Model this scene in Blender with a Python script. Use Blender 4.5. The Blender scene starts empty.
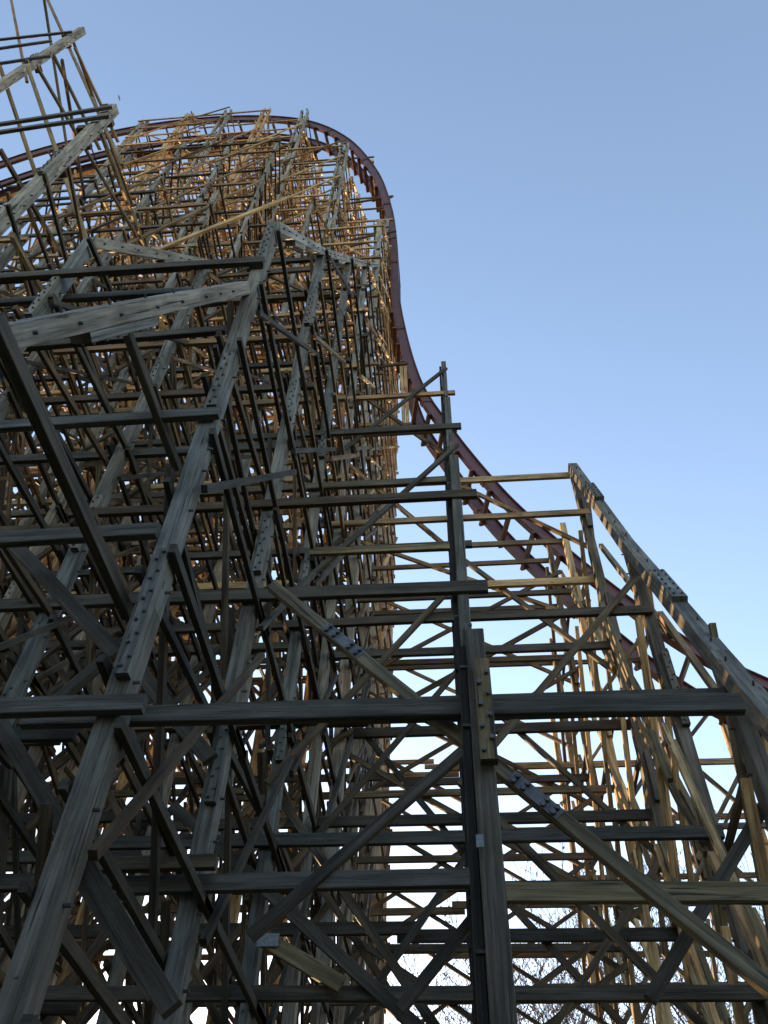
import bpy, math, random
from mathutils import Vector, Matrix
random.seed(7)
R = random.uniform
sc = bpy.context.scene
COL = sc.collection

# ------------------------------------------------------------------ camera
F, CX, CY = 830.0, 384.0, 512.0
EYE = Vector((0, 0, 1.6))
def nrm(v): return Vector(v).normalized()
dz = nrm((411 - CX, -190 - CY, F))            # direction of world Z in the camera (right, down, forward)
dx = -nrm((-11000 - CX, 1056 - CY, F))
dx = (dx - dz * dx.dot(dz)).normalized()
dy = dz.cross(dx)
cam = bpy.data.cameras.new('camera'); camo = bpy.data.objects.new('camera', cam); COL.objects.link(camo)
right = Vector((dx.x, dy.x, dz.x)); down = Vector((dx.y, dy.y, dz.y)); fwd = Vector((dx.z, dy.z, dz.z))
m = Matrix((right, -down, -fwd)).transposed().to_4x4(); m.translation = EYE
camo.matrix_world = m
cam.sensor_fit = 'VERTICAL'; cam.sensor_height = 36; cam.lens = F / 1024 * 36
cam.clip_end = 5000; cam.clip_start = 0.05
sc.camera = camo
def proj(p):
    d = Vector(p) - EYE
    z = d.dot(fwd)
    if z < 0.05: return None
    return CX + F * d.dot(right) / z, CY + F * d.dot(down) / z, z
def at(px, py, Y):
    """the point of the upright plane at distance Y that is seen at a pixel of the photograph"""
    d = right * (px - CX) + down * (py - CY) + fwd * F
    return EYE + d * (Y / d.y)

# ------------------------------------------------------------------ materials
def newmat(name):
    mt = bpy.data.materials.new(name); mt.use_nodes = True
    nt = mt.node_tree; b = nt.nodes['Principled BSDF']
    return mt, nt, b
def wood_material():
    mt, nt, b = newmat('weathered_timber'); N = nt.nodes; L = nt.links
    def node(t, **k):
        n = N.new(t)
        for a, v in k.items(): setattr(n, a, v)
        return n
    uv = node('ShaderNodeUVMap'); uv.uv_map = 'UVMap'
    def mapped(sx, sy):
        mp = node('ShaderNodeMapping'); mp.inputs['Scale'].default_value = (sx, sy, 1); L.new(uv.outputs[0], mp.inputs[0]); return mp
    def noise(sx, sy, det=5, rough=.6, dist=0.):
        n = node('ShaderNodeTexNoise'); n.inputs['Scale'].default_value = 1; n.inputs['Detail'].default_value = det
        n.inputs['Roughness'].default_value = rough; n.inputs['Distortion'].default_value = dist
        L.new(mapped(sx, sy).outputs[0], n.inputs['Vector']); return n
    def ramp(src, stops):
        r = node('ShaderNodeValToRGB'); e = r.color_ramp.elements
        while len(e) < len(stops): e.new(.5)
        for i, (p, c) in enumerate(stops): e[i].position = p; e[i].color = (c, c, c, 1) if not isinstance(c, tuple) else c
        L.new(src, r.inputs[0]); return r
    def mix(mode, fac, a, bb):
        x = node('ShaderNodeMix', data_type='RGBA', blend_type=mode)
        if isinstance(fac, float): x.inputs[0].default_value = fac
        else: L.new(fac, x.inputs[0])
        L.new(a, x.inputs[6])
        if isinstance(bb, tuple): x.inputs[7].default_value = bb
        else: L.new(bb, x.inputs[7])
        return x.outputs[2]
    tint = node('ShaderNodeAttribute', attribute_name='tint')
    grain = noise(1.6, 55, 6, .65, .3)
    streak = noise(.7, 11, 4, .6, .4)
    blot = noise(1.1, 2.6, 5, .6)
    g1 = ramp(grain.outputs[0], [(.28, .5), (.5, .98), (.75, 1.35)])
    g2 = ramp(streak.outputs[0], [(.3, .5), (.5, 1.0), (.72, 1.5)])
    c = mix('MULTIPLY', 1., tint.outputs['Color'], g1.outputs[0])
    c = mix('MULTIPLY', 1., c, g2.outputs[0])
    g3 = ramp(blot.outputs[0], [(.40, 0.), (.64, .8)])
    c = mix('MIX', g3.outputs[0], c, mix('MULTIPLY', 1., c, (.52, .49, .42, 1)))
    # drying cracks: thin dark lines that run along the grain
    crk = noise(.9, 34, 3, .5, .6)
    g4 = ramp(crk.outputs[0], [(.33, 1.), (.385, 0.)])
    c = mix('MIX', g4.outputs[0], c, (.035, .032, .028, 1))
    # knots
    vo = node('ShaderNodeTexVoronoi'); vo.inputs['Scale'].default_value = 1; vo.inputs['Randomness'].default_value = 1
    L.new(mapped(1.7, 5.5).outputs[0], vo.inputs['Vector'])
    kn = ramp(vo.outputs['Distance'], [(.06, .9), (.13, 0.)])
    c = mix('MIX', kn.outputs[0], c, (.06, .05, .04, 1))
    L.new(c, b.inputs['Base Color'])
    b.inputs['Roughness'].default_value = .82
    b.inputs['Specular IOR Level'].default_value = .3
    bp = node('ShaderNodeBump'); bp.inputs['Strength'].default_value = .55; bp.inputs['Distance'].default_value = .012
    ad = node('ShaderNodeMath', operation='SUBTRACT'); L.new(grain.outputs[0], ad.inputs[0]); L.new(g4.outputs[0], ad.inputs[1])
    L.new(ad.outputs[0], bp.inputs['Height']); L.new(bp.outputs[0], b.inputs['Normal'])
    return mt
WOOD = wood_material()
def plain(name, col, rough, metal=0., noise_scale=3., var=.35, spots=None):
    mt, nt, b = newmat(name); N = nt.nodes; L = nt.links
    tc = N.new('ShaderNodeTexCoord'); n = N.new('ShaderNodeTexNoise'); n.inputs['Scale'].default_value = noise_scale; n.inputs['Detail'].default_value = 6
    L.new(tc.outputs['Object'], n.inputs['Vector'])
    r = N.new('ShaderNodeValToRGB'); e = r.color_ramp.elements
    e[0].position = .3; e[0].color = tuple(c * (1 - var) for c in col) + (1,)
    e[1].position = .7; e[1].color = (tuple(c * (1 + var) for c in col) if spots is None else spots) + (1,)
    L.new(n.outputs[0], r.inputs[0]); L.new(r.outputs[0], b.inputs['Base Color'])
    b.inputs['Roughness'].default_value = rough; b.inputs['Metallic'].default_value = metal
    bp = N.new('ShaderNodeBump'); bp.inputs['Strength'].default_value = .25; L.new(n.outputs[0], bp.inputs['Height']); L.new(bp.outputs[0], b.inputs['Normal'])
    return mt
STEEL = plain('galvanised_steel', (.12, .13, .145), .65, .2, 14)
BOLT = plain('dark_bolt_steel', (.09, .09, .09), .5, .6, 20)
RAIL = plain('maroon_painted_steel', (.075, .027, .029), .45, 0., 1.5, .25, (.105, .038, .033))
TIE = plain('rusty_red_steel', (.085, .035, .024), .6, 0., 2., .35)
GROUND = plain('dry_grass_and_dirt', (.075, .075, .04), .95, 0., .6, .4)
BARK = plain('brown_bark', (.10, .075, .06), .9, 0., 5)
BUD = plain('reddish_spring_buds', (.22, .11, .085), .8, 0., 1.)
SIGNM = plain('pale_printed_tag', (.16, .18, .2), .6, 0., 30)
FEATHER = plain('dark_feathers', (.05, .05, .05), .8)

GREY = (.145, .145, .134); OLD_AND_SHADE = (.066, .058, .046); BROWN = (.10, .073, .045); NEW = (.195, .156, .085); TAN = (.50, .345, .175); PALE = (.26, .26, .24)  # the dark old-board tint also paints shade low in the tower
SILVER = (.30, .285, .245); SUNLIT_GOLD = (.55, .385, .19); DARKTAN = (.24, .16, .085)  # tan and gold are raised to carry the crest's sun glow
def mid(c, d, f): return tuple(x + (y - x) * f for x, y in zip(c, d))
def row_top(x, Y, ypix):
    """the height at which an upright at (x, Y) reaches a row of the photograph"""
    lo, hi = .1, 120.
    for _ in range(50):
        m_ = (lo + hi) / 2
        if proj((x, Y, m_))[1] > ypix: lo = m_
        else: hi = m_
    return lo
def vary(c, a=.26):
    k = 1 + R(-a, a); w = R(-.09, .09)
    return (c[0] * k * (1 + w), c[1] * k, c[2] * k * (1 - w))

# ------------------------------------------------------------------ timber meshes
class Timber:
    """collects timbers (boxes with grain running along them) and bolts into one mesh"""
    def __init__(s): s.v = []; s.f = []; s.uv = []; s.t = []; s.mi = []
    def beam(s, p0, p1, w, d, up=(0, 0, 1), tint=OLD_AND_SHADE, ch=0.0, warp=0.0, mi=0):
        p0 = Vector(p0); p1 = Vector(p1); ax = p1 - p0; ln = ax.length
        if ln < 1e-4: return s
        ax /= ln; up = Vector(up)
        sd = ax.cross(up)
        if sd.length < .05: sd = ax.cross(Vector((0, 1, 0)))
        sd.normalize(); u2 = sd.cross(ax).normalized()
        hw, hd = w / 2, d / 2
        if ch > 0:
            ring = [(-hw + ch, -hd), (hw - ch, -hd), (hw, -hd + ch), (hw, hd - ch), (hw - ch, hd), (-hw + ch, hd), (-hw, hd - ch), (-hw, -hd + ch)]
        else:
            ring = [(-hw, -hd), (hw, -hd), (hw, hd), (-hw, hd)]
        n = len(ring); segs = 1 if warp == 0 else max(2, int(ln / 1.3))
        base = len(s.v); ou, ov = R(0, 40), R(0, 40); bwx = R(-.0011, .0011) * ln if warp else 0; bwy = R(-.0008, .0008) * ln if warp else 0
        for i in range(segs + 1):
            q = p0.lerp(p1, i / segs)
            ox = R(-warp, warp) if 0 < i < segs else 0; oy = R(-warp, warp) if 0 < i < segs else 0
            bl = 4 * (i / segs) * (1 - i / segs); ox += bwx * bl; oy += bwy * bl
            for a, b in ring: s.v.append(q + sd * (a + ox) + u2 * (b + oy))
        per = [0]
        for i in range(n):
            a = ring[i]; b = ring[(i + 1) % n]; per.append(per[-1] + math.hypot(a[0] - b[0], a[1] - b[1]))
        for k in range(segs):
            for i in range(n):
                j = (i + 1) % n
                s.f.append((base + k * n + i, base + k * n + j, base + (k + 1) * n + j, base + (k + 1) * n + i))
                u0 = ou + ln * k / segs; u1 = ou + ln * (k + 1) / segs
                s.uv += [(u0, ov + per[i]), (u0, ov + per[i + 1]), (u1, ov + per[i + 1]), (u1, ov + per[i])]
                s.t.append(tint); s.mi.append(mi)
        for cap, rev in ((0, True), (segs, False)):
            idx = [base + cap * n + i for i in range(n)]
            if rev: idx = idx[::-1]
            s.f.append(tuple(idx)); s.t.append(tuple(c * .8 for c in tint)); s.mi.append(mi)
            rr = ring[::-1] if rev else ring
            s.uv += [(ou + a * .2, ov + b) for a, b in rr]
        return s
    def bolt(s, p, nvec, r=.017, h=.03):
        nvec = Vector(nvec).normalized(); a = nvec.orthogonal().normalized(); b = nvec.cross(a); base = len(s.v); p = Vector(p)
        for q in (p - nvec * .01, p + nvec * h):
            for i in range(6):
                t = i * math.pi / 3; s.v.append(q + a * (r * math.cos(t)) + b * (r * math.sin(t)))
        for i in range(6):
            j = (i + 1) % 6; s.f.append((base + i, base + j, base + 6 + j, base + 6 + i)); s.uv += [(0, 0)] * 4; s.t.append((.1, .1, .1)); s.mi.append(1)
        s.f.append(tuple(base + 6 + i for i in range(6))); s.uv += [(0, 0)] * 6; s.t.append((.1, .1, .1)); s.mi.append(1)
        return s
    def build(s, name, parent=None, mats=None, origin=None):
        me = bpy.data.meshes.new(name)
        o0 = Vector(origin) if origin is not None else Vector((0, 0, 0))
        me.from_pydata([v - o0 for v in s.v], [], s.f)
        l = me.uv_layers.new(name='UVMap'); l.data.foreach_set('uv', [c for p in s.uv for c in p])
        ca = me.color_attributes.new('tint', 'FLOAT_COLOR', 'CORNER')
        arr = []
        for f, t in zip(s.f, s.t): arr += [t[0], t[1], t[2], 1.] * len(f)
        ca.data.foreach_set('color', arr)
        for mt in (mats or [WOOD, BOLT]): me.materials.append(mt)
        me.polygons.foreach_set('material_index', s.mi); me.update()
        o = bpy.data.objects.new(name, me); COL.objects.link(o)
        if parent:
            o.parent = parent
            o.matrix_parent_inverse = Matrix.Identity(4)
            o.location = o0 - Vector(world_loc(parent))
        else: o.location = o0
        o['_w'] = list(o0)
        return o
def world_loc(o):
    return tuple(o['_w']) if '_w' in o else tuple(o.location)
def tag(o, label, cat, group=None, kind=None):
    if label: o['label'] = label
    if cat: o['category'] = cat
    if group: o['group'] = group
    if kind: o['kind'] = kind
    return o
def thing(name, loc, label, cat, group=None):
    o = bpy.data.objects.new(name, None); COL.objects.link(o); o.location = loc; o['_w'] = list(loc); o.empty_display_size = .3
    return tag(o, label, cat, group)

def show(p0, p1, th, margin=160):
    """how much of the picture a stick fills (0: well outside of it)"""
    p0 = Vector(p0); p1 = Vector(p1); tot = 0; n = 9; near = False
    prev = None
    for i in range(n):
        q = proj(p0.lerp(p1, i / (n - 1)))
        if q is None: prev = None; continue
        if -margin < q[0] < 768 + margin and -margin < q[1] < 1024 + margin:
            near = True
            if 0 <= q[0] <= 768 and 0 <= q[1] <= 1024 and prev: tot += math.hypot(q[0] - prev[0], q[1] - prev[1]) * max(.5, th * F / q[2])
        prev = q
    return max(tot, .01) if near else 0

class Bent:
    def __init__(s, k, Y, label):
        s.k = k; s.Y = Y; s.e = thing('timber_bent', (0, Y, 0), label, 'timber bent', 'timber bents standing one behind another')
        s.parts = {}
    def stick(s, name, p0, p1, w, d, up, tint, ch=0., warp=0., extra=None, label=None):
        a = show(p0, p1, max(w, d))
        if a <= 0: return
        s.parts.setdefault(name, []).append((a, p0, p1, w, d, up, tint, ch, warp, extra, label))
    def finish(s):
        for name, lst in s.parts.items():
            lst.sort(key=lambda t: -t[0])
            cap = 96
            for a, p0, p1, w, d, up, tint, ch, warp, extra, label in lst[:cap]:
                t = Timber().beam(p0, p1, w, d, up, tint, ch, warp)
                if extra: extra(t)
                o = t.build(name, s.e, origin=p0)
                if label: o['label'] = label
            if len(lst) > cap:
                t = Timber()
                for a, p0, p1, w, d, up, tint, ch, warp, extra, label in lst[cap:]: t.beam(p0, p1, w, d, up, tint)
                o = t.build(name, s.e, origin=(0, s.Y, 0)); o['kind'] = 'stuff'

# ------------------------------------------------------------------ the trestle
LV = 2.04
Y0, DY = 5.5, 2.92
def YK(k): return Y0 + DY * (k - 1)
ROW = {'L0': -2.8, 'L1': -5.75, 'L2': -8.7, 'L3': -11.65, 'L4': -14.6, 'L5': -17.55, 'L6': -20.5, 'M': .2, 'R': 3.6, 'R1': 6.6, 'R2': 9.6}
E = 1.6
TX = {'L1': -5.62, 'L2': -9.3, 'L3': -12.5, 'L4': -15.7, 'L5': -18.85, 'L6': -22.3}
XO = {(1, 'L1'): -6.15, (1, 'L2'): -8.4, (1, 'L3'): -13.2, (4, 'R'): 3.59, (3, 'R'): 3.54, (2, 'R'): 3.34, (1, 'R'): 3.05}
for k in (5, 6, 7, 8, 9):
    for r, v in TX.items(): XO[(k, r)] = v
def X(k, r): return XO.get((k, r), ROW[r])
H = {k: {} for k in range(0, 10)}          # heights of the post tops above the ground
H[0] = {'L0': 5.4}
H[1] = {'L3': 38.2, 'L2': 25.6, 'L1': 16.1, 'L0': 16.2, 'M': 6.35, 'R': 3.6}
H[2] = {'L4': 25.5, 'L3': 24.5, 'L2': 23, 'L1': 21.8, 'L0': 22, 'M': 12.8, 'R': 8.45}
H[3] = {'L4': 40, 'L3': 38, 'L2': 36, 'L1': 28.5, 'L0': 28.3, 'M': 19.2, 'R': 13.7}
H[4] = {'L6': 50, 'L5': 53, 'L4': 54, 'L3': 54, 'L2': 53, 'L1': 42, 'L0': 34.6, 'M': 26, 'R': 20.1}
H[5] = {'L6': 71.9, 'L5': 72.8, 'L4': 72.8, 'L3': 72.4, 'L2': 70.8, 'L1': 61.6, 'L0': 47, 'R': 21}
H[6] = {r: row_top(X(6, r), YK(6), y) for r, y in dict(L6=158, L5=152, L4=146, L3=144, L2=147, L1=178, L0=200, R=545).items()}
H[7] = {r: row_top(X(7, r), YK(7), y) for r, y in dict(L6=172, L5=165, L4=160, L3=160, L2=165, L1=195, L0=272, R=640, R1=640, R2=700).items()}
H[8] = {r: row_top(X(8, r), YK(8), y) for r, y in dict(L5=190, L4=190, L3=190, L2=195, L1=215, L0=300, R=700, R1=640, R2=705).items()}
H[9] = {r: row_top(X(9, r), YK(9), y) for r, y in dict(L4=230, L3=230, L2=230, L1=240, L0=345).items()}
LABEL = {
 0: 'short timber bent standing nearest of all, its girts running down the left edge',
 1: 'front timber bent with the thickest grey leg and new yellow brace with steel plates',
 2: 'second timber bent from the front, carrying the yellow ledger low on the right',
 3: 'third timber bent from the front, behind the stout middle post',
 4: 'fourth timber bent from the front, its right post topping the sloping right cap beam',
 5: 'tall tan bent whose posts poke up past the near rail of the crest',
 6: 'tall tan bent just behind the crest track, one beyond the poking post tops',
 7: 'far timber bent beneath the curve of the drop, two beyond the crest posts',
 8: 'far timber bent whose right edge shows golden against the sky left of the corridor',
 9: 'farthest timber bent, seen only in the gaps between the other bents'}
order = ['L6', 'L5', 'L4', 'L3', 'L2', 'L1', 'L0', 'M', 'R', 'R1', 'R2']
bents = {}
for k in range(0, 10):
    Y = YK(k); B = Bent(k, Y, LABEL[k]); bents[k] = B
    rows = [r for r in order if r in H[k]]
    tower = k >= 5
    top = {r: H[k][r] for r in rows}
    # posts
    B.posts = []
    for r in rows:
        x = X(k, r); h = top[r]
        B.posts.append((r, x, h))
    # ledgers at every level, over the rows that reach it
    nmax = int(max(top.values()) / 2.04)
    for n in range(1, nmax + 1):
        z = (1.25 + n * 2.27 if k == 1 else 1.57 + n * 2.04 if k < 5 else 1.4 + n * 2.12) + R(-.05, .05)
        if k == 1 or (k == 2 and n == 2): continue
        reach = [r for r in rows if top[r] >= z - (-.45 if r == 'M' else .25 if r[0] != 'R' else -.15)]
        if len(reach) < 1: continue
        xs = [X(k, r) for r in reach]
        # split into runs of neighbouring rows
        runs = []; cur = [rows.index(reach[0])]
        for r in reach[1:]:
            i = rows.index(r)
            if i == cur[-1] + 1: cur.append(i)
            else: runs.append(cur); cur = [i]
        runs.append(cur)
        for run in runs:
            xa = X(k, rows[run[0]]) - R(.25, .6); xb = X(k, rows[run[-1]]) + (R(.15, .4) if rows[run[-1]][0] != 'R' else R(.0, .12))
            if len(run) == 1: xa -= 1.0 if k in (0, 1) else .1
            if k == 0 : continue
            if k <= 4 and rows[run[0]] in ('L1', 'L2', 'L3', 'L4', 'L0'): xa -= 3.2
            hh = R(.17, .21) if k <= 4 else R(.15, .2)
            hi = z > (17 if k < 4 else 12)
            tint = vary(random.choice([OLD_AND_SHADE, OLD_AND_SHADE, BROWN] if not hi else [TAN, DARKTAN, OLD_AND_SHADE, BROWN] if k <= 4 else [BROWN, OLD_AND_SHADE, DARKTAN] if z < 37 else [TAN, SUNLIT_GOLD, DARKTAN, TAN]))  # tint by height: shade painted low in the tower, golden light at the crest
            # a long line is two or three boards laid one above the other at the joints
            cuts = [xa]
            while xb - cuts[-1] > 11: cuts.append(cuts[-1] + R(4.8, 7.2))
            cuts.append(xb)
            for i in range(len(cuts) - 1):
                a, b = cuts[i], cuts[i + 1]
                sgn = -1 if (i % 2 == 0) else 1
                yy = Y + sgn * (.17 + (.001 if sgn > 0 else 0))
                p0 = Vector((a, yy, z + R(-.03, .03))); p1 = Vector((b + (.35 if i < len(cuts) - 2 else 0), yy + R(-.01, .01), z + R(-.03, .03)))
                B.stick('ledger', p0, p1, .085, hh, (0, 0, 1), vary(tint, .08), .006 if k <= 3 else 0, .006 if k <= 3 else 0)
    # cross braces in the plane of the bent
    for a, b in zip(rows[:-1], rows[1:]):
        zt = min(top[a], top[b])
        xa, xb = X(k, a), X(k, b)
        z = R(.4, 1.2) if k != 1 else .6
        corridor = b in ('M', 'R', 'R1', 'R2')
        step = 2 * LV
        while z + step < zt + 1.5:
            for d in (0, 1):
                if k == 0: continue
                if k <= 2: continue
                if R(0, 1) < (.3 if corridor else .6 if k <= 4 else .4): continue
                za, zb = (z, min(z + step, zt)) if d == 0 else (min(z + step, zt), z)
                yy = Y + (-.27 if d == 0 else .27) + R(-.01, .01)
                ext = R(.1, .3)
                p0 = Vector((xa, yy, za)); p1 = Vector((xb, yy, zb)); u = (p1 - p0).normalized()
                B.stick('cross_brace', p0 - u * ext, p1 + u * ext, .075, R(.10, .13), (0, 0, 1), vary(random.choice([OLD_AND_SHADE, BROWN, BROWN] if z < 16 else [BROWN, OLD_AND_SHADE, DARKTAN] if z < 37 else [TAN, BROWN, DARKTAN] if k <= 4 or z < 37 else [TAN, SUNLIT_GOLD, DARKTAN])), .005 if k <= 3 else 0)  # low braces darkened as if shaded, high ones warmed as if sunlit
            z += step
    # girts and diagonal sticks that run back to the next bent
    if k < 9:
        k2 = k + 1; Y2 = YK(k2)
        for r in rows:
            if r not in H[k2]: continue
            x, x2 = X(k, r), X(k2, r); zt = min(top[r], H[k2][r])
            side = 1
            for n in range(1, int(zt / LV) + 2):
                z = n * LV + E - .25 + R(-.06, .06)
                if k == 0: continue
                if k == 1 and r in ('L2', 'L3') and n > 9: continue
                if z > zt + .2: continue
                if r == 'M': continue
                if r in ('R', 'R1', 'R2') and R(0, 1) < .8: continue
                p0 = Vector((x + .16, Y - R(.14, .3), z)); p1 = Vector((x2 + .16, Y2 + R(.25, .5), z + R(-.04, .04)))
                B.stick('girt', p0, p1, .07, (R(.12, .16) if k > 2 else R(.09, .125)), (0, 0, 1), vary(random.choice([OLD_AND_SHADE, BROWN, OLD_AND_SHADE] if z < 16 else [BROWN, DARKTAN, OLD_AND_SHADE] if k <= 4 or z < 37 else [TAN, DARKTAN, BROWN, SUNLIT_GOLD])), .005 if k <= 2 else 0)  # height picks the tint, so tower shade and crest sun are in the colour
            if r in ('L0', 'L1', 'L2') and k <= 5:
                for n in range(1, int(zt / 1.02)):
                    if R(0, 1) < (.2 if k else 1.): continue
                    z = n * 1.02 + R(-.3, .3)
                    p0 = Vector((x - .15, Y - R(.14, .3), z + R(-.5, .5))); p1 = Vector((x2 - .15, Y2 + R(.2, .4), z + R(-.5, .5)))
                    B.stick('girt', p0, p1, .065, R(.09, .12), (0, 0, 1), vary(random.choice([OLD_AND_SHADE, BROWN, OLD_AND_SHADE] if z < 16 else [BROWN, DARKTAN, OLD_AND_SHADE])), 0)
            if r in ('L0', 'L1', 'L2', 'L3') and 2 <= k <= 6 and (k > 2 or r != 'L0'):
                z = R(.2, 1.)
                while z < max(zt - 2, 0):
                    dz_ = R(2.2, 6) * random.choice((1, 1, -1)); za, zb = (z, z + abs(dz_)) if dz_ > 0 else (z + abs(dz_), z)
                    if za < top[r] and zb < H[k2][r] + .3:
                        o_ = random.choice((-.3, .29) if k > 4 else (-.3,)) + R(-.02, .02); f0, f1 = R(0, .25), R(.75, 1)
                        p0 = Vector((x, Y, za)); p1 = Vector((x2, Y2, zb)); q0 = p0.lerp(p1, 0) + Vector((o_, -.15, 0)); q1 = p0.lerp(p1, 1) + Vector((o_, .2, 0))
                        B.stick('diagonal_stick', q0, q1, .06, R(.07, .10), (0, 0, 1), vary(random.choice([OLD_AND_SHADE, BROWN, OLD_AND_SHADE] if z < 18 else [BROWN, DARKTAN, TAN])), 0)
                    z += R(.9, 1.9)
            z = R(.5, 1.5); step = 2 * LV if r[0] != 'R' else 2.6 * LV
            if r == 'M' or k == 0: continue
            while z + step < max(top[r], H[k2][r]) + .5:
                for d in (0, 1):
                    if R(0, 1) < (.0 if r in ('R', 'R1', 'R2') else .25): continue
                    za, zb = (z, z + step) if d == 0 else (z + step, z)
                    if za > top[r] + .3 or zb > H[k2][r] + .3: continue
                    dx_ = (.25 if d == 0 else -.22)
                    p0 = Vector((x + dx_, Y, za)); p1 = Vector((x2 + dx_, Y2, zb)); u = (p1 - p0).normalized()
                    B.stick('diagonal_stick', p0 - u * .25, p1 + u * .25, .07 if k < 4 and r != 'R' else .1, R(.09, .12) if k > 2 else R(.07, .1), (0, 0, 1), vary(random.choice(([NEW, DARKTAN, TAN] if r in ('R', 'R1', 'R2') else [OLD_AND_SHADE, OLD_AND_SHADE, BROWN]) if z < 14 else [TAN, SUNLIT_GOLD, DARKTAN, NEW] if k > 3 and z > 22 else [BROWN, DARKTAN, OLD_AND_SHADE])), 0)  # warm tints imitate sun on right row and high sticks, dark ones shade
                    if r == 'R': 
                        p0.x -= .42 if d == 0 else -.4; p1.x -= .42 if d == 0 else -.4
                        for dz_ in ((-2.4, 2.6) if k in (2, 3) else ()):
                            if max(za, zb) + dz_ + .2 < min(top[r], H[k2][r]) + 1.2 and min(za, zb) + dz_ > .1: B.stick('diagonal_stick', p0 + Vector((R(-.06, .06) - .1, R(0, .5), dz_)), p1 + Vector((R(-.06, .06) - .1, -R(0, .6), dz_)), .08, .09, (0, 0, 1), vary(random.choice([TAN, NEW, DARKTAN])), 0)  # golden sunlight on the right row is put into these warm tints
                        if k <= 4 and max(za, zb) + 1.4 < min(top[r], H[k2][r]): B.stick('diagonal_stick', p0 + Vector((0, 0, 1.3)) - u * .1, p1 + Vector((0, 0, 1.3)) - u * .6, .09, .1, (0, 0, 1), vary(random.choice([TAN, NEW, DARKTAN])), 0)
                z += step

# posts: stacked lengths of doubled plies with bolted splice blocks
def build_post(B, r, x, h, wide, deep, tint, near, z0=0.0, splices=None):
    Y = B.Y
    t = Timber(); z = z0; i = 0; spl = []
    off = R(0, 3.5)
    while z < h - .05:
        z2 = min(h, z + (R(3.2, 4.9) if i else 2.2 + off))
        if h - z2 < .9: z2 = h
        tj = vary(tint, .14)
        g = .3 if (B.k == 5 and x < -4) else .004
        if g < .1: t.beam((x, Y, z), (x + R(-.004, .004), Y + R(-.004, .004), z2), wide, deep, (0, 1, 0), tj, .009 if near else 0, .004 if near else 0)
        else: t.beam((x - wide / 4 - g / 2, Y, z), (x - wide / 4 - g / 2 + R(-.006, .006), Y + R(-.006, .006), z2), wide / 2 - .004, deep, (0, 1, 0), tj, .008 if near else 0, .004 if near else 0)
        if g > .1: t.beam((x + wide / 4 + g / 2, Y + .012, z), (x + wide / 4 + g / 2, Y + .012 + R(-.006, .006), z2 - (.0 if z2 == h else .0)), wide / 2 - .004, deep, (0, 1, 0), vary(tj, .1), .008 if near else 0, .004 if near else 0)
        if near:
            q = z + .3
            while q < z2 - .2:
                t.bolt((x + wide / 2 * (1 if x < 0 else -1), Y + R(-.06, .06), q), (1 if x < 0 else -1, 0, 0), .016, .06)
                if R(0, 1) < .3: t.bolt((x + R(-.06, .06), Y - deep / 2, q + .2), (0, -1, 0), .011, .012)
                q += R(.35, .9)
        if r == 'M':     # added near-black strip, painting shade onto the post's left side
            t.beam((x - wide / 2 - .037, Y + .1, z), (x - wide / 2 - .035, Y + .1, z2 - .06), .068, .24, (0, 1, 0), vary((.03, .028, .025), .1), .006, .004)
        spl.append(z2); z = z2; i += 1
    if not any(show((x, Y, a), (x, Y, b), .2) > 0 for a, b in zip([z0] + spl[:-1], spl)): return None
    o = t.build('post', B.e, origin=(x, Y, z0))
    if splices is None: splices = [s for s in spl[:-1]]
    for s_ in splices:
        if show((x, Y, s_ - .6), (x, Y, s_ + .6), .2) < 3: continue
        b = Timber(); ln = R(1.0, 1.7)
        bt = vary(tint, .15)
        b.beam((x + wide * .21, Y - deep / 2 - .05, s_ - ln * .55), (x + wide * .21, Y - deep / 2 - .05, s_ + ln * .45), wide * .62, .095, (0, 1, 0), bt, .006 if near else 0)
        if near:
            q = s_ - ln * .5
            while q < s_ + ln * .4:
                b.bolt((x + .02, Y - deep / 2 - .0975, q), (0, -1, 0)); b.bolt((x + .07, Y - deep / 2 - .0975, q + .1), (0, -1, 0)); q += .26
        b.build('splice_block', o, origin=(x, Y, s_))
    return o
for k, B in bents.items():
    for r, x, h in B.posts:
        near = k <= 3
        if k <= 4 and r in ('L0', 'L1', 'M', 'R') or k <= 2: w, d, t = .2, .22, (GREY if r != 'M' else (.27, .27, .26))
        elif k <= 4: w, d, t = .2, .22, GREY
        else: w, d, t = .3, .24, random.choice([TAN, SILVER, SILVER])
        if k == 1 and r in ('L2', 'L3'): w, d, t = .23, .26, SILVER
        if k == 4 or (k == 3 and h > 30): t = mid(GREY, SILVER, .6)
        if r == 'M': w, d, t = .155, .34, mid(GREY, OLD_AND_SHADE, .55)
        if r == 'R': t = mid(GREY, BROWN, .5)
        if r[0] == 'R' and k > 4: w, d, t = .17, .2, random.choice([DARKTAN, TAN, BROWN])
        build_post(B, r, x, h, w, d, t, near, splices=[] if (r == 'M' and k == 1) else None)

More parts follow.
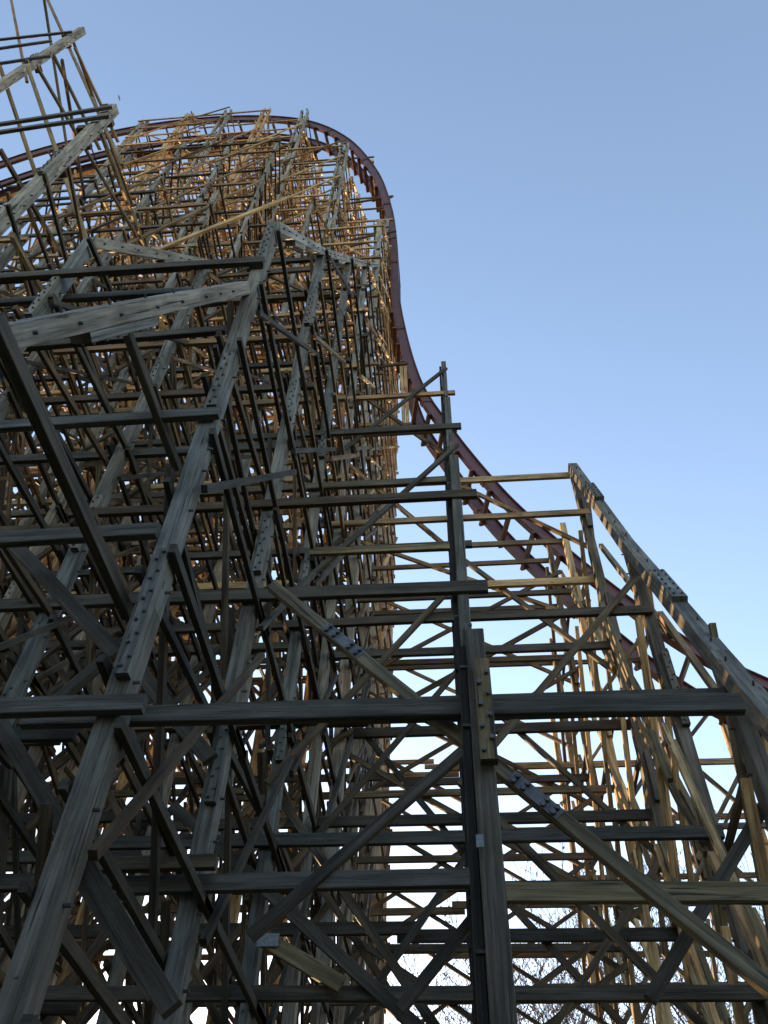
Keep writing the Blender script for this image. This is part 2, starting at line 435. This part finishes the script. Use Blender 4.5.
# ---- members of the front bents that the photograph shows one by one
def traced(B, name, a, b, Y, th, tint, ch=.006, label=None, deep=.085, plates=()):
    p0 = at(a[0], a[1], Y); p1 = at(b[0], b[1], Y)
    t = Timber().beam(p0, p1, deep, th, (0, 0, 1), tint, ch, .004)
    o = t.build(name, B.e, origin=p0)
    if label: o['label'] = label
    for f0, f1 in plates:
        q0 = at(f0, a[1] + (b[1] - a[1]) * (f0 - a[0]) / (b[0] - a[0]), Y); q1 = at(f1, a[1] + (b[1] - a[1]) * (f1 - a[0]) / (b[0] - a[0]), Y); ax = (q1 - q0).normalized(); up = Vector((0, -1, 0)).cross(ax).normalized()
        pl = Timber(); off = Vector((0, -deep / 2 - .006, 0))
        pl.beam(q0 + off, q1 + off, .008, th * .93, (0, 0, 1), (.4, .4, .4))
        for i in range(5):
            for sgn in (-1, 1):
                if i == 2: continue
                pl.bolt(q0.lerp(q1, .1 + .2 * i) + up * (sgn * th * .24) + off + Vector((0, -.004, 0)), (0, -1, 0), .022, .03)
        pl.build('steel_plate', o, [STEEL, BOLT], origin=q0)
    return o
b1 = bents[1]; b2 = bents[2]
traced(b1, 'cross_brace', (272, 586), (790, 1004), YK(1) + .32, .11, mid(NEW, GREY, .3), label='new yellowish brace with two bolted steel plates', plates=((326, 362), (511, 560)))
traced(b2, 'cross_brace', (474, 742), (250, 937), YK(2) - .25, .12, OLD_AND_SHADE)
traced(b1, 'cross_brace', (-10, 708), (172, 1010), YK(1) + .21, .14, OLD_AND_SHADE)
traced(b1, 'cross_brace', (62, 850), (155, 998), YK(2) - .2, .14, OLD_AND_SHADE)
traced(b1, 'cross_brace', (14, 545), (118, 655), YK(1) + .3, .15, OLD_AND_SHADE)
traced(b1, 'cross_brace', (30, 725), (128, 640), YK(1) + .4, .11, OLD_AND_SHADE)
traced(b2, 'cross_brace', (172, 806), (420, 1030), YK(3) - .25, .17, OLD_AND_SHADE)
traced(b2, 'cross_brace', (130, 660), (210, 760), YK(2) - .25, .19, OLD_AND_SHADE)
traced(b2, 'cross_brace', (484, 905), (400, 1010), YK(2) + .25, .11, OLD_AND_SHADE)
traced(b2, 'cross_brace', (768, 800), (650, 1000), YK(2) + .25, .13, OLD_AND_SHADE)
traced(b2, 'ledger', (500, 893), (800, 893), YK(2) - .3, .19, NEW, label='newer yellowish ledger board')
traced(b2, 'ledger', (40, 868), (216, 862), YK(2) - .4, .15, BROWN)
traced(b1, 'ledger', (-20, 709), (145, 704), YK(1) - .18, .16, mid(OLD_AND_SHADE, GREY, .5))
traced(b1, 'ledger', (24, 719), (742, 704), YK(1) + .17, .17, mid(OLD_AND_SHADE, GREY, .35))
traced(b1, 'ledger', (-20, 428), (220, 413), YK(1) - .18, .17, mid(OLD_AND_SHADE, GREY, .5))
traced(b1, 'ledger', (-20, 541), (158, 531), YK(1) - .18, .18, mid(OLD_AND_SHADE, GREY, .4))
traced(b1, 'ledger', (-20, 351), (226, 330), YK(1) + .18, .17, OLD_AND_SHADE)
traced(b2, 'ledger', (118, 886), (473, 878), YK(2) - .2, .18, mid(OLD_AND_SHADE, GREY, .4))
traced(b2, 'ledger', (-30, 884), (118, 880), YK(2) + .2, .18, OLD_AND_SHADE)
traced(b2, 'ledger', (310, 553), (450, 547), YK(3) - .35, .16, NEW)
traced(b1, 'ledger', (-20, 279), (264, 261), YK(1) - .2, .19, OLD_AND_SHADE)
traced(b1, 'ledger', (-20, 304), (192, 291), YK(1) + .25, .19, OLD_AND_SHADE)
for a, b in (((-30, 43), (72, 32)), ((-30, 53), (52, 41)), ((-30, 129), (112, 107)), ((-30, 137), (109, 116)), ((-30, 68), (50, 56))):
    traced(b1, 'ledger', a, b, YK(1) - .22, .17, (.13, .13, .125))
def run(B, name, a, Ya, b, Yb, w, tint, label=None):
    p0 = at(a[0], a[1], Ya); p1 = at(b[0], b[1], Yb)
    o = Timber().beam(p0, p1, .09, w, (0, 0, 1), tint, .005).build(name, B.e, origin=p0)
    return o
run(bents[0], 'girt', (-6, 318), 2.45, (128, 614), 5.65, .15, OLD_AND_SHADE)
run(b1, 'girt', (128, 335), 4.4, (178, 470), 5.9, .12, OLD_AND_SHADE)
for a, Ya, b, Yb in (((-4, 55), 5.2, (40, 187), 8.5), ((43, -8), 4.9, (70, 167), 11.3), ((33, 60), 5.4, (143, 247), 11.4), ((72, 38), 5.5, (133, 207), 11.4),
                     ((45, -6), 5, (122, 165), 8.7), ((10, -6), 5, (27, 82), 6.4), ((52, 52), 5.5, (100, 150), 8.5), ((75, 48), 5.6, (118, 142), 8.5), ((0, 150), 5.4, (62, 256), 8.4),
                     ((62, 60), 5.4, (85, 200), 11.4), ((28, 68), 5.4, (90, 250), 8.4), ((100, 130), 5.6, (150, 262), 11.3), ((12, 235), 5.2, (62, 330), 8.4)):
    run(b1, 'girt', a, Ya, b, Yb, R(.1, .13), vary(random.choice([BROWN, DARKTAN, NEW])))
b3, b6 = bents[3], bents[6]
traced(b3, 'cross_brace', (150, 253), (284, 199), YK(3) - .3, .2, TAN)
for a, b in (((285, 163), (374, 157)), ((285, 168), (374, 162)), ((345, 204), (392, 197)), ((350, 240), (396, 231)), ((350, 246), (396, 237)), ((376, 367), (408, 363)), ((378, 433), (411, 428)), ((378, 429), (411, 424))):
    traced(b6, 'ledger', a, b, YK(6) - .25, .2, vary(BROWN))
for a, b in (((372, 160), (376, 196)), ((405, 366), (408, 427)), ((401, 366), (404, 427))):
    traced(b6, 'strut', a, b, YK(6) - .1, .2, vary(TAN), deep=.15)
q = at(268, 940, YK(3) - .4); t = Timber().beam(q - Vector((.14, 0, 0)), q + Vector((.14, 0, 0)), .012, .16, (0, 0, 1), (.5, .5, .5)); t.build('tag_plate', b3.e, [SIGNM, BOLT], origin=q)
traced(b3, 'cross_brace', (262, 938), (342, 985), YK(3) - .32, .2, NEW)
q = Vector((.13, YK(1) - .23, 4.42)); Timber().beam(q - Vector((0, 0, .045)), q + Vector((0, 0, .045)), .05, .01, (0, 1, 0), (.5, .5, .5)).build('tag_plate', b1.e, [SIGNM, BOLT], origin=q)
for px, py, Yq in ((66, 40, 5.75), (36, 64, 5.75), (107, 116, 5.75), (84, 138, 5.75), (60, 165, 5.75)):
    q = at(px, py, Yq)
    Timber().beam(q - Vector((0, .28, 0)), q + Vector((0, .28, .06)), .2, .2, (0, 0, 1), vary(BROWN)).build('hanger_block', b1.e, origin=q)
q = Vector((.235, YK(1) - .24, H[1]['M'] - .72)); t = Timber().beam(q - Vector((0, 0, .62)), q + Vector((0, 0, .3)), .125, .09, (0, 1, 0), NEW, .006)
for i in range(4):
    for sx in (-1, 1): t.bolt(q + Vector((sx * .032, -.046, -.5 + .2 * i + .05 * sx)), (0, -1, 0), .018, .03)
o = t.build('splice_block', b1.e, origin=q); o['label'] = 'new yellowish splice block with eight bolts on the stout middle post'
for B in bents.values(): B.finish()

# ------------------------------------------------------------------ sloping cap beams over the rows of posts
def cap(name, pts, w, d, tint, label, blocks=(), ch=.008, start=0.):
    c = thing('sloping_cap', pts[0], label, 'cap beam', 'sloping cap beams over the rows of legs')
    for i in range(len(pts) - 1):
        a, b = Vector(pts[i]), Vector(pts[i + 1]); u = (b - a).normalized()
        t = Timber().beam(a - u * (.02), b - u * .02, w, d, (1, 0, 0), vary(tint, .08), ch, .004)
        q = .3
        while q < (b - a).length - .2:
            nv = u.cross(Vector((1, 0, 0))); nv = nv if nv.z > 0 else -nv
            t.bolt(a + u * q + nv * (w / 2) + Vector((R(-.05, .05), 0, 0)), nv, .014, .06)
            t.bolt(a + u * q + Vector((d / 2, 0, 0)), (1, 0, 0), .018, .04)
            q += R(.5, 1.)
        t.build('beam', c, origin=a)
    for (i, f, ln, side) in blocks:
        a, b = Vector(pts[i]), Vector(pts[i + 1]); u = (b - a).normalized(); q = a.lerp(b, f)
        nv = u.cross(Vector((1, 0, 0))); nv = nv if nv.z > 0 else -nv
        t = Timber(); off = nv * (side * (w / 2 + .05))
        t.beam(q + off - u * ln / 2, q + off + u * ln / 2, .095, d * .95, (1, 0, 0), vary(tint, .1), .006)
        for j in range(6):
            for s_ in (-1, 1): t.bolt(q + off + u * (ln * (-.42 + .17 * j)) + nv * (side * .0475) + Vector((s_ * d * .25, 0, 0)), nv * side, .018, .03)
        t.build('splice_block', c, origin=q)
    return c
def rowpts(r, ks, dzv=0., dxv=0.): return [(X(k, r) + dxv, YK(k), H[k][r] + dzv) for k in ks]
p = rowpts('L0', [1, 2, 3, 4, 5])
p[-1] = (ROW['L0'], YK(5), 41.2)
cap('sloping_beam', p, .2, .22, PALE, 'pale grey sloping beam running right from the top of the thickest grey leg', blocks=((0, .35, 1.3, -1), (1, .5, 1.2, -1)))
a_, b_ = at(0, 338, 2.9), at(243, 288, 5.32)
p = [tuple(a_ + (a_ - b_) * .45), tuple(a_), tuple(b_)]
cap('sloping_beam', p, .2, .22, mid(PALE, GREY, .5), 'nearest sloping beam crossing the left side, bolted to the thickest grey leg', blocks=((1, .32, 1.6, -1),))
p = rowpts('L1', [1, 2, 3]); cap('sloping_beam', p, .2, .2, PALE, 'pale sloping beam behind the thick grey leg, peaking at upper left', blocks=((0, .6, 1.2, -1),))
p = [(X(1, 'L1') + .05, YK(0), 8.2 + E), (X(1, 'L1') + .05, YK(1) - .1, 13.6 + E)]
p = rowpts('R', [1, 2, 3, 4], 0.0)
p = [(2.95, 3.9, .02)] + p
cap('sloping_beam', p, .24, .24, GREY, 'long grey beam sloping down the right side over the right hand posts', blocks=((3, .52, 1.3, 1), (2, .45, 1.5, 1), (1, .2, 1.4, 1)))

# ------------------------------------------------------------------ the track
def catmull(P, n):
    out = []
    for i in range(1, len(P) - 2):
        a, b, c, d = P[i - 1], P[i], P[i + 1], P[i + 2]
        for j in range(n):
            t = j / n
            out.append(.5 * ((2 * b) + (c - a) * t + (2 * a - 5 * b + 4 * c - d) * t * t + (3 * b - a - 3 * c + d) * t ** 3))
    out.append(P[-2]); return out
TP = [(-170, 250, 22.5, .2), (-90, 207, 21, .3), (0, 174, 19.8, .35), (60, 155, 19.1, .35), (145, 136, 18.8, .35), (228, 127, 18.8, .35), (300, 130, 18.9, .3), (346, 148, 19.2, .25), (377, 182, 19.8, .15), (392, 220, 20.6, .05), (398, 260, 21.4, 0), (401, 320, 22.4, -.25),
      (420, 398, 23.1, -.55), (452, 450, 23.4, -.55), (500, 510, 23.5, -.55), (547, 556, 23.5, -.55), (603, 604, 23.5, -.55), (688, 668, 23.3, -.55), (775, 712, 23.0, -.55), (870, 755, 22.6, -.55), (960, 790, 22.2, -.55)]
ctrl = [Vector(tuple(at(a, b, c)) + (bk,)) for a, b, c, bk in TP]
path = catmull(ctrl, 14)
# resample evenly
pts = [path[0]]
for q in path[1:]:
    while (q.xyz - pts[-1].xyz).length > .42:
        d = (q.xyz - pts[-1].xyz).length; pts.append(pts[-1].lerp(q, .4 / d))
track = thing('coaster_track', tuple(at(228, 118, 18.6)), 'maroon steel coaster track curving over the crest and dropping to the right', 'track')
frames = []
for i, q in enumerate(pts):
    T = (pts[min(i + 1, len(pts) - 1)].xyz - pts[max(i - 1, 0)].xyz).normalized()
    S = Vector((0, 1, q.w)); S = (S - T * S.dot(T)).normalized(); U = T.cross(S).normalized()
    if i and U.dot(frames[-1][3]) < 0 and False: pass
    frames.append((q.xyz, T, S, U))
def sweep(t, prof, tint):
    base = len(t.v); n = len(prof)
    for (c, T, S, U) in frames:
        for a, b in prof: t.v.append(c + S * a + U * b)
    for i in range(len(frames) - 1):
        for j in range(n):
            j2 = (j + 1) % n
            t.f.append((base + i * n + j, base + i * n + j2, base + (i + 1) * n + j2, base + (i + 1) * n + j)); t.uv += [(0, 0)] * 4; t.t.append(tint); t.mi.append(0)
    t.f.append(tuple(base + j for j in range(n))[::-1]); t.uv += [(0, 0)] * n; t.t.append(tint); t.mi.append(0)
    e = base + (len(frames) - 1) * n
    t.f.append(tuple(e + j for j in range(n))); t.uv += [(0, 0)] * n; t.t.append(tint); t.mi.append(0)
for sgn in (-1, 1):
    t = Timber(); s0 = .78 * sgn; a, b = .2, .17
    # box rail with a flange on top
    sweep(t, [(s0 - .13, -.46), (s0 + .13, -.46), (s0 + .13, 0), (s0 + .22, 0), (s0 + .22, .05), (s0 - .22, .05), (s0 - .22, 0), (s0 - .13, 0)], (0, 0, 0))
    t.build('rail', track, [RAIL, RAIL], origin=tuple(at(228, 118, 18.6)))
for i in range(9, len(frames) - 2, 17):
    c, T, S, U = frames[i]
    if show(c - S, c + S, .2) <= 0: continue
    for sgn in (-1, 1):
        t = Timber(); p_ = c + S * (.78 * sgn) - U * .21
        t.beam(p_ - T * .14, p_ + T * .14, .34, .54, U, (0, 0, 0))
        for a_ in (-.07, .07):
            for b_ in (-.15, 0, .15): t.bolt(p_ + T * a_ + U * b_ - S * .17, -S, .03, .03)
        t.build('joint_plate', track, [TIE, BOLT], origin=p_)
for i in range(2, len(frames) - 1, 4):
    c, T, S, U = frames[i]
    if show(c - S, c + S, .2) <= 0: continue
    t = Timber()
    t.beam(c - S * .95 - U * .57, c + S * .95 - U * .57, .12, .2, U, (0, 0, 0))
    t.build('tie', track, [TIE, TIE], origin=c)

# plank walkway on the far side of the crest
wk = thing('walkway', tuple(at(200, 140, 20.4)), 'orange lit plank walkway hanging below the crest track', 'walkway')
seg = [f for f in frames if -70 < (proj(f[0]) or (0, 0, 0))[0] < 322 and (proj(f[0]) or (0, 0, 0))[1] < 300]
t = Timber(); fa = Timber()
n = 0
for i in range(0, len(seg) - 1):
    c, T, S, U = seg[i]; c2 = seg[i + 1][0]
    for j in range(3):
        o_ = S * (1.35 + .3 * j) - U * .75
        t.beam(c + o_, c2 + o_ - T * .004, .045, .29, S, vary(DARKTAN, .2))
    o_ = S * 1.18 - U * .72
    fa.beam(c + o_, c2 + o_, .05, .9, U, (.05, .022, .016))
t.build('deck', wk, origin=tuple(at(200, 140, 20.4))); fa.build('edge_board', wk, origin=tuple(at(200, 140, 20.4)))

# ------------------------------------------------------------------ ground
t = Timber(); n = 24; S_ = 900
for i in range(n + 1):
    for j in range(n + 1):
        x = -S_ + 2 * S_ * i / n; y = -S_ + 2 * S_ * j / n
        t.v.append(Vector((x, y, 0)))
for i in range(n):
    for j in range(n):
        a = i * (n + 1) + j; t.f.append((a, a + n + 1, a + n + 2, a + 1)); t.uv += [(0, 0)] * 4; t.t.append((0, 0, 0)); t.mi.append(0)
g = t.build('ground', None, [GROUND, GROUND]); g['kind'] = 'structure'

# ------------------------------------------------------------------ budding trees behind
def tree(loc, h, label, seed, spread=.42, buds=900, budsize=.11):
    rnd = random.Random(seed)
    e = thing('tree', loc, label, 'tree', 'budding trees beyond the trestle')
    tk = Timber(); tw = Timber(); ends = []
    def tube(t, a, b, ra, rb, n=5):
        ax = (b - a).normalized(); s1 = ax.orthogonal().normalized(); s2 = ax.cross(s1); base = len(t.v)
        for q, r in ((a, ra), (b, rb)):
            for i in range(n): t.v.append(q + s1 * (r * math.cos(i * 2 * math.pi / n)) + s2 * (r * math.sin(i * 2 * math.pi / n)))
        for i in range(n):
            j = (i + 1) % n; t.f.append((base + i, base + j, base + n + j, base + n + i)); t.uv += [(0, 0)] * 4; t.t.append((0, 0, 0)); t.mi.append(0)
    def grow(p, d, ln, r, lev):
        segs = 3; q = p
        for i in range(segs):
            d = (d + Vector((rnd.uniform(-.14, .14), rnd.uniform(-.14, .14), rnd.uniform(0, .12)))).normalized()
            q2 = q + d * (ln / segs); r2 = max(.013, r * .8)
            tube(tk if lev <= 1 else tw, q, q2, r, r2, 5 if lev < 2 else 3); 
            if lev >= 2: ends.append((q2, d))
            if lev < 4 and (i > 0 or lev > 0):
                for c in range(2 if lev < 3 else 1):
                    side = Vector((rnd.uniform(-1, 1), rnd.uniform(-1, 1), rnd.uniform(-.1, .6))).normalized()
                    grow(q2, (d * (1 - spread) + side * spread * 1.3).normalized(), ln * rnd.uniform(.5, .72), r2 * .55, lev + 1)
            q, r = q2, r2
    grow(Vector(loc), Vector((0, 0, 1)), h * .5, h * .014, 0)
    zmax = sorted(q.z for q, d in ends)[int(len(ends) * .93)]
    bd = Timber()
    for i in range(buds):
        q, d = rnd.choice(ends); c = q + d * rnd.uniform(-.5, .1) + Vector((rnd.uniform(-.1, .1), rnd.uniform(-.1, .1), rnd.uniform(-.1, .1)))
        a = Vector((rnd.uniform(-1, 1), rnd.uniform(-1, 1), rnd.uniform(-1, 1))).normalized(); b = a.orthogonal().normalized(); s1 = budsize * rnd.uniform(.5, 1.2)
        base = len(bd.v); bd.v += [c - a * s1, c + b * s1 * .5, c + a * s1, c - b * s1 * .5]
        bd.f.append((base, base + 1, base + 2, base + 3)); bd.uv += [(0, 0)] * 4; bd.t.append((0, 0, 0)); bd.mi.append(0)
    L0 = Vector(loc); sc_ = h / (zmax - L0.z)
    for T in (tk, tw, bd): T.v = [L0 + (v - L0) * sc_ for v in T.v]
    tk.build('trunk', e, [BARK, BARK], origin=loc)
    tw.v += bd.v and []
    off = len(tw.v); tw.v += bd.v; tw.f += [tuple(i + off for i in f) for f in bd.f]; tw.uv += bd.uv; tw.t += bd.t; tw.mi += [1] * len(bd.f)
    tw.build('crown', e, [BARK, BUD], origin=loc)
def place(px, py, Y, label, seed, **kw):
    q = at(px, py, Y); tree((q.x, q.y, 0), q.z * 1.1, label, seed, **kw)
def tree_h(z): return z * 1.06
place(538, 958, 46, 'thin budding tree showing just right of the stout middle post', 3, buds=1400)
place(608, 950, 50, 'leafy budding tree behind the right row, left of the denser tree', 5, buds=3000, budsize=.09)
place(655, 962, 47, 'low budding tree in the middle of the right row of posts', 8, buds=3000, budsize=.09)
place(718, 925, 44, 'densest budding tree, behind the far right posts', 11, buds=3000, budsize=.09)
place(765, 915, 46, 'budding tree cut by the right edge of the picture', 14, buds=3000, budsize=.09)
place(520, 968, 52, 'slim leafless tree close behind the foot of the stout middle post', 23, buds=900)
place(462, 1000, 50, 'small bare tree left of the stout middle post', 17, buds=350)

# leafy trees added out of view to shade the trestle's low timbers
rnd = random.Random(99); wd = Timber()
for i in range(46):
    cx, cy, hh = -14 - 62 * rnd.random(), 60 + 16 * rnd.random(), rnd.uniform(17, 20.5)
    if i >= 26: cx, cy, hh = -40 + 85 * ((i - 26) / 19), -13 - 9 * rnd.random(), rnd.uniform(11, 16)  # these stand behind the camera, added to dim the near timbers
    wd.beam((cx, cy, 0), (cx + rnd.uniform(-.5, .5), cy, hh * .7), .4, .4, (0, 1, 0), (0, 0, 0))
    for q in range(650):
        a = rnd.uniform(0, 6.283); zz = rnd.uniform(.18, 1); rr = 4.6 * math.sqrt(rnd.random()) * math.sin(math.pi * min(.97, zz * .9 + .1)) ** .6
        c = Vector((cx + rr * math.cos(a), cy + rr * math.sin(a), zz * hh)); d1 = Vector((rnd.uniform(-1, 1), rnd.uniform(-1, 1), rnd.uniform(-1, 1))).normalized(); d2 = d1.orthogonal().normalized(); sz = rnd.uniform(.25, .6)
        base = len(wd.v); wd.v += [c - d1 * sz, c + d2 * sz * .6, c + d1 * sz, c - d2 * sz * .6]
        wd.f.append((base, base + 1, base + 2, base + 3)); wd.uv += [(0, 0)] * 4; wd.t.append((0, 0, 0)); wd.mi.append(1)
LEAF = plain('young_foliage', (.06, .065, .03), .8, 0., .4, .4)
wo = wd.build('blocker_trees', None, [BARK, LEAF]); wo['kind'] = 'stuff'
tag(wo, 'unseen leafy trees added to keep sun and sky light off the low timbers', 'blocker_trees')

# a small bird high on the left
q = at(119, 98, 30); t = Timber()
for a, b, w_, h_ in ((Vector((-.22, 0, 0)), Vector((-.05, 0, 0)), .05, .04), (Vector((-.05, 0, 0)), Vector((.14, 0, 0)), .11, .10), (Vector((.14, 0, .01)), Vector((.22, 0, .01)), .06, .06)):
    t.beam(q + a, q + b, w_, h_, (0, 0, 1), (0, 0, 0), .015)
for sg in (-1, 1):
    base = len(t.v)
    t.v += [q + Vector(v) for v in ((.08, .04 * sg, .04), (.10, .22 * sg, .12), (-.03, .46 * sg, .06), (-.06, .24 * sg, .10), (-.06, .04 * sg, .03))]
    t.v += [v - Vector((0, 0, .012)) for v in t.v[base:base + 5]]
    t.f += [tuple(base + i for i in range(5)), tuple(base + 9 - i for i in range(5))]; t.uv += [(0, 0)] * 10; t.t += [(0, 0, 0)] * 2; t.mi += [0, 0]
bo = t.build('bird', None, [FEATHER, FEATHER], origin=q); tag(bo, 'tiny dark bird flying in the open sky at upper left', 'bird')

# ------------------------------------------------------------------ daylight
EL, AZ = 8.0, -19.0
w = bpy.data.worlds.new('World'); sc.world = w; w.use_nodes = True
nt = w.node_tree; bg = nt.nodes['Background']
sky = nt.nodes.new('ShaderNodeTexSky'); sky.sky_type = 'NISHITA'; sky.sun_disc = False
sky.sun_elevation = math.radians(EL); sky.sun_rotation = math.radians(AZ)
sky.air_density = 1.0; sky.dust_density = .25; sky.ozone_density = 1.1
wb = nt.nodes.new('ShaderNodeMix'); wb.data_type = 'RGBA'; wb.blend_type = 'MULTIPLY'; wb.inputs[0].default_value = 1
wb.inputs[7].default_value = (1.05, .965, 1.0, 1)
nt.links.new(sky.outputs[0], wb.inputs[6]); nt.links.new(wb.outputs[2], bg.inputs[0]); bg.inputs[1].default_value = .15
sun = bpy.data.lights.new('sun', 'SUN'); sun.energy = 5; sun.angle = math.radians(.5); sun.color = (1, .62, .28)
so = bpy.data.objects.new('sun', sun); COL.objects.link(so)
Sd = Vector((math.sin(math.radians(AZ)) * math.cos(math.radians(EL)), math.cos(math.radians(AZ)) * math.cos(math.radians(EL)), math.sin(math.radians(EL))))
so.rotation_euler = Sd.to_track_quat('Z', 'Y').to_euler(); so.location = (0, 0, 80)
vs = sc.view_settings; vs.view_transform = 'Standard'; vs.look = 'None'; vs.gamma = 1; vs.use_curve_mapping = False
vs.exposure = 1.98
for o in sc.objects:
    if '_w' in o: del o['_w']
